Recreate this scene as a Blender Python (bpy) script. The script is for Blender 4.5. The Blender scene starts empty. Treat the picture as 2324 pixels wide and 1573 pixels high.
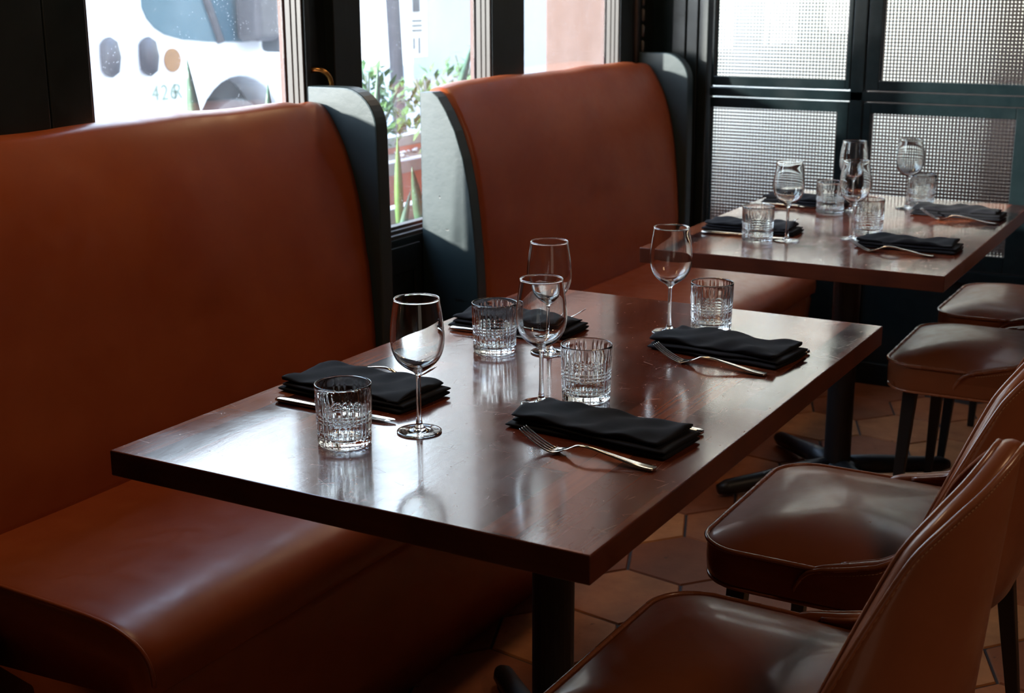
import bpy, bmesh, math, random
from mathutils import Vector, Matrix, noise
PI = math.pi
random.seed(7)
S = bpy.context.scene
COL = bpy.data.collections.new('scene'); S.collection.children.link(COL)

# ------------------------------------------------------------------ helpers
def link(o):
    COL.objects.link(o); return o

def obj(name, bm, mat, parent=None, smooth=False, bevel=0, bseg=2, sub=0, loc=None, wn=False):
    me = bpy.data.meshes.new(name)
    bmesh.ops.recalc_face_normals(bm, faces=bm.faces[:])
    bm.to_mesh(me); bm.free()
    if smooth:
        for p in me.polygons: p.use_smooth = True
    o = bpy.data.objects.new(name, me)
    if mat:
        for m in (mat if isinstance(mat, (list, tuple)) else [mat]): me.materials.append(m)
    link(o)
    if parent: o.parent = parent
    if loc: o.location = loc
    if bevel:
        b = o.modifiers.new('b', 'BEVEL'); b.width = bevel; b.segments = bseg; b.limit_method = 'ANGLE'; b.angle_limit = 0.6
    if sub:
        s = o.modifiers.new('s', 'SUBSURF'); s.levels = sub; s.render_levels = sub
    return o

def tag(o, label=None, cat=None, group=None, kind=None):
    if label: o['label'] = label
    if cat: o['category'] = cat
    if group: o['group'] = group
    if kind: o['kind'] = kind
    return o

def thing(name, label, cat, loc=(0, 0, 0), rz=0, group=None):
    o = bpy.data.objects.new(name, None); link(o)
    o.empty_display_size = .05
    o.location = loc; o.rotation_euler = (0, 0, rz)
    return tag(o, label, cat, group)

def struct(name, bm, mat, label=None, **k):
    o = obj(name, bm, mat, **k); o['kind'] = 'structure'
    if label: o['label'] = label
    return o

def copy_tree(o, parent=None):
    c = o.copy(); link(c); c.parent = parent
    for ch in list(o.children): copy_tree(ch, c)
    return c

def B(): return bmesh.new()

def box(bm, x0, x1, y0, y1, z0, z1, mi=0):
    v = [bm.verts.new(p) for p in ((x0,y0,z0),(x1,y0,z0),(x1,y1,z0),(x0,y1,z0),(x0,y0,z1),(x1,y0,z1),(x1,y1,z1),(x0,y1,z1))]
    for q in ((0,3,2,1),(4,5,6,7),(0,1,5,4),(1,2,6,5),(2,3,7,6),(3,0,4,7)):
        f = bm.faces.new([v[i] for i in q]); f.material_index = mi
    return v

def loft(bm, rings, closed=True, cap0=True, cap1=True, loop=False):
    vs = [[bm.verts.new(p) for p in r] for r in rings]
    n = len(rings[0]); m = n if closed else n - 1
    R = len(vs)
    for i in range(R if loop else R - 1):
        a, b = vs[i], vs[(i + 1) % R]
        for j in range(m):
            k = (j + 1) % n
            try: bm.faces.new((a[j], a[k], b[k], b[j]))
            except ValueError: pass
    if closed and not loop:
        if cap0: bm.faces.new(vs[0][::-1])
        if cap1: bm.faces.new(vs[-1])
    return vs

def tube(bm, pts, rad, n=8, cap=True, loop=False):
    P = [Vector(p) for p in pts]
    rings = []; prev = None
    N = len(P)
    for i, p in enumerate(P):
        if loop: d = P[(i+1) % N] - P[i-1]
        else: d = (P[min(i+1, N-1)] - P[max(i-1, 0)])
        d.normalize()
        if prev is None:
            u = d.orthogonal().normalized()
        else:
            u = (prev - d * prev.dot(d))
            u = u.normalized() if u.length > 1e-6 else d.orthogonal().normalized()
        prev = u
        w = d.cross(u)
        r = rad[i] if isinstance(rad, (list, tuple)) else rad
        rings.append([p + (u*math.cos(2*PI*k/n) + w*math.sin(2*PI*k/n))*r for k in range(n)])
    loft(bm, rings, cap0=cap, cap1=cap, loop=loop)

def lathe(bm, prof, n=48, rfun=None, cap0=False, cap1=False):
    rings = []
    for (r, z) in prof:
        ring = []
        for k in range(n):
            a = 2*PI*k/n
            rr = rfun(r, z, a) if rfun else r
            ring.append((rr*math.cos(a), rr*math.sin(a), z))
        rings.append(ring)
    loft(bm, rings, cap0=cap0, cap1=cap1)

def prism_y(bm, prof, ys):
    loft(bm, [[(x, y, z) for (x, z) in prof] for y in ys])

def catmull(P, k=6):
    P = [Vector(p) for p in P]; out = []
    for i in range(len(P)-1):
        a, b, c, d = P[max(i-1,0)], P[i], P[i+1], P[min(i+2, len(P)-1)]
        for j in range(k):
            t = j/k
            out.append(.5*((2*b)+(c-a)*t+(2*a-5*b+4*c-d)*t*t+(3*b-a-3*c+d)*t**3))
    out.append(P[-1]); return out

def lerp(a, b, t): return a + (b-a)*t
def spl(tab, x):
    for i in range(1, len(tab)-2):
        if x <= tab[i+1][0]:
            a, b, c, d = (tab[i+k][1] for k in (-1, 0, 1, 2)); t = (x-tab[i][0])/(tab[i+1][0]-tab[i][0])
            return .5*(2*b+(c-a)*t+(2*a-5*b+4*c-d)*t*t+(3*b-a-3*c+d)*t**3)
def interp(tab, x):
    if x <= tab[0][0]: return tab[0][1]
    for (a, b), (c, d) in zip(tab, tab[1:]):
        if x <= c: return lerp(b, d, (x-a)/(c-a))
    return tab[-1][1]

# ------------------------------------------------------------------ materials
class NT:
    def __init__(s, name):
        s.m = bpy.data.materials.new(name); s.m.use_nodes = True
        s.t = s.m.node_tree; s.n = s.t.nodes; s.n.clear()
        s.out = s.n.new('ShaderNodeOutputMaterial')
    def a(s, typ, ins={}, **k):
        nd = s.n.new('ShaderNode' + typ)
        for q, v in k.items(): setattr(nd, q, v)
        for q, v in ins.items():
            if isinstance(v, bpy.types.NodeSocket): s.t.links.new(v, nd.inputs[q])
            else: nd.inputs[q].default_value = v
        return nd
    def coord(s, scale=(1, 1, 1), kind='Object', rot=(0, 0, 0)):
        c = s.a('TexCoord')
        return s.a('Mapping', {'Vector': c.outputs[kind], 'Scale': scale, 'Rotation': rot}).outputs[0]
    def noise(s, v, sc, det=4, rough=.5, dist=0):
        return s.a('TexNoise', {'Vector': v, 'Scale': sc, 'Detail': det, 'Roughness': rough, 'Distortion': dist}).outputs[0]
    def ramp(s, f, stops, interp='LINEAR'):
        r = s.a('ValToRGB', {'Fac': f}); cr = r.color_ramp; cr.interpolation = interp
        while len(cr.elements) < len(stops): cr.elements.new(.5)
        for e, (p, c) in zip(cr.elements, stops):
            e.position = p
            e.color = (c, c, c, 1) if isinstance(c, (int, float)) else (*c, 1)
        return r.outputs[0]
    def mix(s, f, a, b, mode='MIX'):
        m = s.a('Mix', data_type='RGBA', blend_type=mode)
        for q, v in ((0, f), (6, a), (7, b)):
            if isinstance(v, bpy.types.NodeSocket): s.t.links.new(v, m.inputs[q])
            else: m.inputs[q].default_value = v if q == 0 else (*v, 1)
        return m.outputs[2]
    def math(s, op, a, b=0):
        m = s.a('Math', operation=op)
        for q, v in ((0, a), (1, b)):
            if isinstance(v, bpy.types.NodeSocket): s.t.links.new(v, m.inputs[q])
            else: m.inputs[q].default_value = v
        return m.outputs[0]
    def bump(s, h, st=.3, d=.01, normal=None):
        i = {'Height': h, 'Strength': st, 'Distance': d}
        if normal: i['Normal'] = normal
        return s.a('Bump', i).outputs[0]
    def surf(s, sh):
        s.t.links.new(sh, s.out.inputs[0]); return s.m
    def pbr(s, **k):
        i = {}
        for q, v in k.items():
            q = {'color': 'Base Color', 'rough': 'Roughness', 'metal': 'Metallic', 'normal': 'Normal', 'coat': 'Coat Weight',
                 'coatr': 'Coat Roughness', 'spec': 'Specular IOR Level', 'ior': 'IOR', 'trans': 'Transmission Weight', 'sheen': 'Sheen Weight',
                 'sheenr': 'Sheen Roughness', 'alpha': 'Alpha', 'sss': 'Subsurface Weight', 'emit': 'Emission Color', 'emits': 'Emission Strength', 'tint': 'Specular Tint'}[q]
            if q in ('Base Color', 'Emission Color') and not isinstance(v, bpy.types.NodeSocket): v = (*v, 1)
            i[q] = v
        return s.surf(s.a('BsdfPrincipled', i).outputs[0])

def leather(name, c1, c2, rough=.34, coat=.0, bs=.25, coatr=.15, spec=.4, tint=(1, 1, 1)):
    t = NT(name); v = t.coord()
    n1 = t.noise(v, 3.2, 5, .6)
    n2 = t.noise(v, 26, 3, .6)
    c = t.mix(t.ramp(n1, [(.3, 0), (.72, 1)]), c1, c2)
    cr = t.a('TexVoronoi', {'Vector': v, 'Scale': 420.}, feature='DISTANCE_TO_EDGE').outputs[0]
    wr = t.noise(t.coord((1, 1, 1)), 7, 2, .5)
    h = n2
    b1 = t.bump(h, bs*.5, .0006)
    b2 = t.bump(wr, .15, .004, b1)
    r = t.ramp(n2, [(.25, rough-.07), (.8, rough+.1)])
    return t.pbr(color=c, rough=r, normal=b2, coat=coat, coatr=coatr, spec=spec, tint=(*tint, 1))

def wood_table():
    t = NT('mahogany table top')
    v = t.coord()
    br = t.a('TexBrick', {'Vector': t.coord(rot=(0, 0, PI/2)), 'Color1': (0, 0, 0, 1), 'Color2': (1, 1, 1, 1), 'Mortar': (.35, .35, .35, 1), 'Scale': 1.,
                          'Mortar Size': .0004, 'Mortar Smooth': .4, 'Bias': 0., 'Brick Width': .62, 'Row Height': .046}, offset=.37, squash=1.)
    g = t.noise(t.coord((55, 3.0, 40)), 1., 6, .65, .6)
    fine = t.noise(t.coord((300, 9, 200)), 1., 3, .6)
    base = t.ramp(br.outputs[0], [(0, (.016, .005, .005)), (.25, (.10, .020, .010)), (.5, (.34, .085, .032)), (.75, (.06, .014, .009)), (1, (.52, .15, .06))])
    sep = t.a('SeparateXYZ', {0: t.a('TexCoord').outputs['Object']})
    # the field of the top is one even dark red stain, the staves show along the two long edges
    ed = t.math('ABSOLUTE', t.math('SUBTRACT', sep.outputs[0], 0.0))
    em = t.ramp(t.math('ADD', ed, t.math('MULTIPLY', t.noise(v, 3, 2), .08)), [(.22, .18), (.33, 1)])
    field = t.mix(t.noise(v, 2.2, 4), (.12, .022, .010), (.20, .042, .017))
    c = t.mix(em, field, base)
    c = t.mix(t.ramp(g, [(.35, 0.), (.8, .45)]), c, (.04, .011, .008))
    c = t.mix(t.math('MULTIPLY', fine, .3), c, (.05, .014, .01))
    sc1 = t.a('TexWave', {'Vector': t.coord((1, 1, 1), rot=(0, 0, .8)), 'Scale': 3., 'Distortion': 18., 'Detail': 3., 'Detail Scale': .6}).outputs[1]
    vor = t.a('TexVoronoi', {'Vector': t.a('Mapping', {'Vector': t.noise_vec(v) if False else v, 'Scale': (33, 6, 1), 'Rotation': (0, 0, .5)}).outputs[0], 'Scale': 1.}, feature='DISTANCE_TO_EDGE').outputs[0]
    vor2 = t.a('TexVoronoi', {'Vector': t.a('Mapping', {'Vector': v, 'Scale': (7, 31, 1), 'Rotation': (0, 0, -.3)}).outputs[0], 'Scale': 1.}, feature='DISTANCE_TO_EDGE').outputs[0]
    gate = t.ramp(t.noise(v, 30, 2), [(.56, 0), (.62, 1)])
    scr = t.math('MULTIPLY', t.math('MAXIMUM', t.ramp(vor, [(0, 1), (.004, 0)]), t.ramp(vor2, [(0, 1), (.004, 0)])), gate)
    cloud = t.noise(v, 5.5, 7, .62, .5)
    dots = t.a('TexVoronoi', {'Vector': v, 'Scale': 75.}).outputs[0]
    dgate = t.ramp(t.noise(v, 31, 2), [(.55, 0), (.62, 1)])
    dm = t.math('MULTIPLY', t.ramp(dots, [(.06, 1), (.11, 0)]), dgate)
    c = t.mix(t.math('MULTIPLY', scr, .3), c, (.35, .2, .14))
    c = t.mix(t.math('MULTIPLY', dm, .6), c, (.5, .4, .36))
    r = t.math('ADD', t.ramp(cloud, [(.3, .08), (.7, .19)]), t.math('MULTIPLY', t.math('MAXIMUM', scr, dm), .35))
    b = t.bump(t.math('ADD', t.math('MULTIPLY', cloud, 1.), t.math('MULTIPLY', g, .15)), .10, .0035)
    return t.pbr(color=c, rough=r, normal=b, spec=.5, coat=.10, coatr=.05)

def wood_edge():
    t = NT('mahogany table edge')
    g = t.noise(t.coord((6, 6, 90)), 1., 5, .6, .4)
    n = t.noise(t.coord((2, 2, 2)), 6., 2)
    c = t.mix(g, (.07, .016, .009), (.14, .036, .016))
    c = t.mix(t.ramp(n, [(.45, 0), (.7, .6)]), c, (.05, .012, .008))
    return t.pbr(color=c, rough=.33, coat=.15, coatr=.2)

def paint(name, col, rough=.34, bs=.12, spec=.6, sc=24):
    t = NT(name); v = t.coord()
    n = t.noise(v, sc, 5, .65)
    st = t.noise(t.coord((60, 60, 3)), 1., 3)
    c = t.mix(t.ramp(n, [(.3, 0), (.8, .6)]), col, tuple(min(1, x*1.5+.004) for x in col))
    b = t.bump(t.math('ADD', n, t.math('MULTIPLY', st, .5)), bs, .004)
    r = t.ramp(t.noise(v, 7, 4), [(.3, rough-.05), (.75, rough+.09)])
    return t.pbr(color=c, rough=r, normal=b, spec=spec)

def worn_paint():
    t = NT('chipped teal paint'); v = t.coord()
    n = t.noise(v, 16, 6, .7)
    chips = t.ramp(t.noise(t.coord((14, 14, 40)), 1., 3, .5), [(.72, 0), (.74, 1)])
    dent = t.a('TexVoronoi', {'Vector': v, 'Scale': 14.}).outputs[0]
    dm = t.ramp(dent, [(.035, 1), (.05, 0)])
    c = t.mix(chips, t.mix(n, (.012, .026, .030), (.020, .038, .042)), (.004, .006, .006))
    c = t.mix(dm, c, (.003, .004, .004))
    b = t.bump(t.math('SUBTRACT', t.math('MULTIPLY', n, .8), t.math('ADD', t.math('MULTIPLY', chips, .3), dm)), .22, .004)
    return t.pbr(color=c, rough=t.ramp(n, [(.3, .38), (.7, .5)]), normal=b, spec=.65)

def plain(name, c, rough=.5, **k):
    t = NT(name)
    n = t.noise(t.coord(), k.pop('sc', 12), 4)
    v = k.pop('var', .25)
    return t.pbr(color=t.mix(n, tuple(x*(1-v) for x in c), tuple(min(1, x*(1+v)) for x in c)), rough=rough, **k)

def window_glass():
    # clear pane: straight-through transmission, fresnel reflection, a film of dust with specks
    t = NT('dusty window glass'); v = t.coord()
    fc = t.a('LayerWeight', {'Blend': .5}).outputs['Facing']
    fr = t.math('ADD', t.math('MULTIPLY', t.math('POWER', fc, 5.), .7), .035)
    tr = t.a('BsdfTransparent', {'Color': (.95, .97, .96, 1)}).outputs[0]
    gl = t.a('BsdfGlossy', {'Color': (1, 1, 1, 1), 'Roughness': .01}).outputs[0]
    m1 = t.a('MixShader', {0: fr, 1: tr, 2: gl}).outputs[0]
    df = t.a('BsdfTranslucent', {'Color': (.8, .85, .9, 1)}).outputs[0]
    sp = t.a('TexVoronoi', {'Vector': v, 'Scale': 110.}).outputs[0]
    g = t.ramp(t.noise(v, 14, 3), [(.5, 0), (.6, 1)])
    sm = t.math('MULTIPLY', t.ramp(sp, [(.10, 1), (.2, 0)]), g)
    haze = t.ramp(t.noise(t.coord((1, 1.6, .8)), 3.2, 5, .6), [(.35, .004), (.75, .022)])
    f = t.math('MINIMUM', t.math('ADD', haze, t.math('MULTIPLY', sm, .14)), 1.)
    return t.surf(t.a('MixShader', {0: f, 1: m1, 2: df}).outputs[0])

def ribbed_glass():
    # pressed glass with a small square prism grid on both faces
    t = NT('pressed square grid glass')
    sep = t.a('SeparateXYZ', {0: t.a('TexCoord').outputs['Object']})
    p = .0116
    def w(o): return t.math('COSINE', t.math('MULTIPLY', o, 2*PI/p))
    h = t.math('ADD', w(sep.outputs[0]), w(sep.outputs[2]))
    b = t.bump(h, 1., .0007)
    g = t.a('BsdfGlass', {'Color': (.82, .77, .70, 1), 'Roughness': .0, 'IOR': 1.5, 'Normal': b}).outputs[0]
    return t.surf(g)

def clear_glass():
    t = NT('clear drinking glass')
    return t.surf(t.a('BsdfGlass', {'Color': (.99, .995, .99, 1), 'Roughness': 0., 'IOR': 1.48}).outputs[0])

M = {}
M['booth'] = leather('tan booth leather', (.27, .050, .012), (.37, .088, .024), .36, .0, .3, .15, .45)
M['chair'] = leather('brown chair leather', (.21, .060, .023), (.31, .098, .042), .34, .2, .12, .10, .3, (1, .7, .48))
M['piping'] = leather('brown piping leather', (.24, .08, .035), (.36, .125, .06), .26, .35, .1, .1)
M['stitch'] = plain('tan thread', (.5, .28, .14), .7)
M['top'] = wood_table() if False else None
NT.noise_vec = lambda s, v: v
M['top'] = wood_table()
M['edge'] = wood_edge()
M['teal'] = paint('dark teal paint', (.006, .0095, .0095), .33, .10, .6)
M['panel'] = worn_paint()
M['sash'] = paint('smooth teal sash paint', (.005, .0100, .0115), .17, .05, .3)
M['dark'] = paint('near black green paint', (.012, .016, .015), .4, .08, .4)
M['iron'] = plain('black iron', (.008, .008, .008), .45, metal=0., sc=30)
M['steel'] = plain('polished steel cutlery', (.62, .58, .52), .14, metal=1., sc=5, var=.04)
M['wglass'] = window_glass()
M['rglass'] = ribbed_glass()
M['glass'] = clear_glass()
M['brass'] = plain('aged brass', (.45, .22, .06), .3, metal=1.)
M['bead'] = plain('pale worn glazing bead', (.05, .042, .038), .5)
M['frame'] = plain('weathered grey frame', (.07, .068, .065), .45)
M['pinkbead'] = plain('pink exterior bead', (.10, .045, .035), .6)

def napkin_mat():
    t = NT('black cotton napkin')
    w = t.a('TexWave', {'Vector': t.coord(), 'Scale': 900., 'Distortion': .5}).outputs[1]
    n = t.noise(t.coord(), 60, 4)
    return t.pbr(color=t.mix(n, (.004, .004, .006), (.009, .009, .013)), rough=.85, normal=t.bump(w, .15, .0004), sheen=.02, sheenr=.4, spec=.2)
M['napkin'] = napkin_mat()

def tile_mat():
    t = NT('terracotta hexagon tiles')
    at = t.a('Attribute', attribute_name='tone').outputs['Fac']
    v = t.coord()
    n = t.noise(v, 11, 6, .65); n2 = t.noise(v, 40, 3, .6)
    c = t.ramp(at, [(0, (.20, .065, .028)), (.35, (.30, .095, .036)), (.7, (.42, .15, .052)), (1, (.50, .21, .075))])
    c = t.mix(t.ramp(n, [(.35, 0), (.75, .55)]), c, (.16, .06, .035))
    c = t.mix(t.ramp(n2, [(.66, 0), (.72, .6)]), c, (.06, .03, .02))
    return t.pbr(color=c, rough=t.ramp(n, [(.3, .42), (.75, .6)]), spec=.1, normal=t.bump(t.math('ADD', n, t.math('MULTIPLY', n2, .3)), .2, .004))
M['tile'] = tile_mat()
M['grout'] = plain('dark grout', (.022, .014, .011), .8)
M['ceiling'] = plain('dark ceiling paint', (.05, .045, .04), .7)
M['wallin'] = plain('warm dark interior wall', (.16, .10, .065), .6)
M['pave'] = plain('pale concrete paving', (.50, .49, .47), .8, sc=4)
M['asphalt'] = plain('sunlit asphalt', (.34, .34, .35), .9, sc=8)

# ------------------------------------------------------------------ camera
cd = bpy.data.cameras.new('camera'); cam = bpy.data.objects.new('camera', cd); link(cam)
S.camera = cam
YAW, PITCH, ROLL, F = -5.19314943e-01, 2.58210946e-01, -3.60362292e-03, 3111.019
d = Vector((math.sin(YAW)*math.cos(PITCH), math.cos(YAW)*math.cos(PITCH), -math.sin(PITCH)))
r = d.cross(Vector((0, 0, 1))).normalized(); u = r.cross(d)
c_, s_ = math.cos(ROLL), math.sin(ROLL)
R_, U_ = r*c_ + u*s_, u*c_ - r*s_
mt = Matrix((R_, U_, -d)).transposed().to_4x4(); mt.translation = Vector((1.40789993, -1.31326400, 1.38542713))
cam.matrix_world = mt
cd.sensor_width = 36; cd.sensor_fit = 'HORIZONTAL'; cd.lens = F*36/2324
cd.clip_start = .05; cd.clip_end = 200
cd.dof.use_dof = True; cd.dof.focus_distance = 2.12; cd.dof.aperture_fstop = 8.5

# ------------------------------------------------------------------ the room shell
XW, YB, ZC = -.69, 3.40, 2.75      # window wall face, back wall face, ceiling
XR, YF = 3.6, -3.0                 # right and front walls
# window openings: (y0, y1)
WIN = [(.675, 1.365), (1.59, 2.25), (2.44, 3.129)]
SILL, HEAD = .715, 2.40

def floor():
    bm = B()
    box(bm, XW-.12, XR+.1, YF-.1, YB+.1, -.12, -.004, 1)
    lay = bm.faces.layers.float.new('tone')
    rr = random.Random(4)
    a = .152                         # hexagon side
    w = math.sqrt(3)*a
    rot = math.radians(21)
    ci, si = math.cos(rot), math.sin(rot)
    for i in range(-30, 40):
        for j in range(-30, 40):
            gx = i*w + (j % 2)*w/2; gy = j*1.5*a
            X = gx*ci - gy*si + .9; Y = gx*si + gy*ci + .2
            if not (XW-.1 < X < XR and YF < Y < YB): continue
            tone = rr.random()
            g = .0035
            ring = []
            rt = []
            for k in range(6):
                an = PI/6 + k*PI/3
                hx, hy = (a-g)*math.cos(an), (a-g)*math.sin(an)
                ring.append((X+hx*ci-hy*si, Y+hx*si+hy*ci, -.004))
                hx, hy = (a-g-.003)*math.cos(an), (a-g-.003)*math.sin(an)
                rt.append((X+hx*ci-hy*si, Y+hx*si+hy*ci, 0))
            v0 = [bm.verts.new(p) for p in ring]; v1 = [bm.verts.new(p) for p in rt]
            fs = [bm.faces.new(v1)]
            for k in range(6): fs.append(bm.faces.new((v0[k], v0[(k+1) % 6], v1[(k+1) % 6], v1[k])))
            for f in fs: f[lay] = tone
    struct('floor', bm, [M['tile'], M['grout']], 'terracotta floor of large worn hexagonal tiles')
floor()

bm = B(); box(bm, XW-.2, XR+.1, YF-.1, YB+.1, ZC, ZC+.1); struct('ceiling', bm, M['ceiling'])
bm = B(); box(bm, XR, XR+.1, YF-.1, YB+.1, 0, ZC); struct('wall_right', bm, M['wallin'])
bm = B(); box(bm, XW-.2, XR+.1, YF-.1, YF, 0, ZC); struct('wall_front', bm, M['wallin'])

# window wall (left)
bm = B()
xo = XW-.065
box(bm, xo, XW, YF, YB, 0, SILL)                       # dado below the windows
box(bm, xo, XW, YF, YB, HEAD, ZC)                      # header
edges = [YF] + [v for w in WIN for v in w] + [YB+.03]
for k in range(0, len(edges), 2):
    if k == 0:
        box(bm, xo, XW, YF, .565, SILL, HEAD); box(bm, xo, XW-.004, .565, .569, SILL, HEAD); box(bm, xo, XW, .569, WIN[0][0], SILL, HEAD)
    elif k == 2:
        box(bm, xo, XW-.03, edges[k], 1.478, SILL, HEAD); box(bm, xo, XW, 1.478, edges[k+1], SILL, HEAD)
        box(bm, xo, XW, edges[k], edges[k]+.018, SILL, HEAD)
    else:
        box(bm, xo, XW, edges[k], edges[k+1], SILL, HEAD)
struct('wall_left', bm, M['teal'], 'dark teal painted window wall with posts', bevel=.003)
# recessed dado panels seen between the two booths
bm = B()
for (a, b) in ((1.42, 1.62), (1.66, 1.835)):
    pass
box(bm, XW, XW+.008, 1.425, 1.83, .62, .695); box(bm, XW, XW+.008, 1.425, 1.83, 0, .06)
box(bm, XW, XW+.008, 1.425, 1.46, .06, .62); box(bm, XW, XW+.008, 1.80, 1.83, .06, .62)
struct('trim_1', bm, M['teal'], 'dark teal frame of the wall panel between the booths', bevel=.002)
# corner bead
bm = B()
box(bm, XW, XW+.012, 3.235, 3.262, SILL, HEAD)
for k in range(24):
    z = .98 + k*.055
    tube(bm, [(XW+.015, 3.275, z), (XW+.018, 3.275, z+.006), (XW+.018, 3.275, z+.04), (XW+.015, 3.275, z+.046)], [.002, .006, .006, .002], 8)
struct('trim_2', bm, M['bead'], smooth=True)

for i, (y0, y1) in enumerate(WIN):
    # frame with stepped beads on the far reveal and along the sill, one pane
    wt = bpy.data.objects.new('window_%d' % (i+1), None); link(wt); wt['kind'] = 'structure'
    bm = B()
    # far reveal: three stepped beads facing the camera
    for k, (dx, dy) in enumerate(((0, .0), (.014, .003), (.028, .006))):
        box(bm, XW-.050, XW-.006-dx, y1-.001-dy-.006, y1-.001-dy, SILL, HEAD)
    for k, (dx, dz) in enumerate(((0, .0), (.014, .010), (.026, .018))):
        box(bm, XW-.055, XW-.004-dx, y0, y1, SILL+dz-.002, SILL+dz+.010)
    box(bm, XW-.062, XW-.006, y0, y0+.010, SILL, HEAD)
    box(bm, XW-.062, XW-.006, y0, y1, HEAD-.03, HEAD)
    fr = obj('frame', bm, M['bead'], wt, bevel=.0015)
    bm = B(); box(bm, XW-.070, XW-.058, y1-.014, y1-.004, SILL, HEAD)
    obj('outer_bead', bm, M['pinkbead'], wt)
    bm = B(); box(bm, XW-.056, XW-.051, y0+.012, y1-.02, SILL+.02, HEAD-.03)
    obj('pane', bm, M['wglass'], wt)

# back wall with pressed-glass panes
YG = YB+.012
frames = bpy.data.objects.new('wall_back', None); link(frames); frames['kind'] = 'structure'
bm = B()
cols = [(-.448, .033), (.148, .635), (.755, 1.24)]
colsL = [(-.457, .011), (.127, .602), (.72, 1.20)]
rows = [(.50, .955), (1.066, 1.70), (1.81, 2.40)]
mull = [(-.535, -.50), (.052, .098), (.69, .735), (1.29, 1.34)]
# stiles / mullions
box(bm, XW-.1, -.60, YB, YB+.1, 0, ZC)
for (a, b) in mull[1:]: box(bm, a, b, YB-.004, YB+.05, .42, 2.44)
box(bm, 1.34, XR, YB, YB+.08, 0, ZC)
box(bm, -.60, 1.34, YB, YB+.08, 2.44, ZC)
for (a, b) in ((.995, 1.028), (1.74, 1.775), (.40, .44)): box(bm, -.46, 1.30, YB-.004, YB+.05, a, b)
# lower wainscot
box(bm, -.60, 1.34, YB+.01, YB+.08, 0, .41)
for (a, b) in ((-.60, -.46), (.02, .13), (.66, .77), (1.27, 1.34)): box(bm, a, b, YB-.004, YB+.02, .06, .40)
box(bm, -.60, 1.34, YB-.004, YB+.02, .0, .08)
obj('grid_frame', bm, M['sash'], frames, bevel=.003)
bm = B()
# fluted corner pilaster of three boards
for (a, b) in ((-.604, -.553), (-.549, -.506), (-.502, -.466)): box(bm, a, b, YB-.02, YB+.05, 0, 2.74)
obj('pilaster', bm, M['teal'], frames, bevel=.003)
n = 3
for r_, (z0, z1) in enumerate(rows):
    for c, (x0, x1) in enumerate(colsL if r_ == 0 else cols):
        n += 1
        wt = bpy.data.objects.new('window_%d' % n, None); link(wt); wt['kind'] = 'structure'
        L = (mull[c][1] if c else -.462) + .004; Rr = mull[c+1][0]-.004
        zb = (.444, 1.032, 1.779)[r_]; zt = (.991, 1.736, 2.436)[r_]
        bm = B()
        box(bm, L, x0, YB, YB+.045, zb, zt); box(bm, x1, Rr, YB, YB+.045, zb, zt)
        box(bm, x0, x1, YB, YB+.045, zb, z0); box(bm, x0, x1, YB, YB+.045, z1, zt)
        obj('frame', bm, M['sash'], wt, bevel=.0025)
        bm = B(); box(bm, x0, x1, YG+.008, YG+.014, z0, z1)
        bm.normal_update()
        for f in bm.faces: f.material_index = 0 if f.normal.y > .5 else 1
        obj('pane', bm, [M['rglass'], M['glass']], wt)

# brass hook on the post behind the first booth
bm = B()
tube(bm, catmull([(XW-.028, 1.345+.045, 1.181), (XW+.0, 1.395, 1.187), (XW+.018, 1.405, 1.183), (XW+.028, 1.418, 1.165), (XW+.028, 1.422, 1.135), (XW+.012, 1.424, 1.12)], 6), .0065, 10)
hk = obj('coat_hook', bm, M['brass'], smooth=True)
tag(hk, 'curved brass hook on the dark post between the windows', 'hook')

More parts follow.
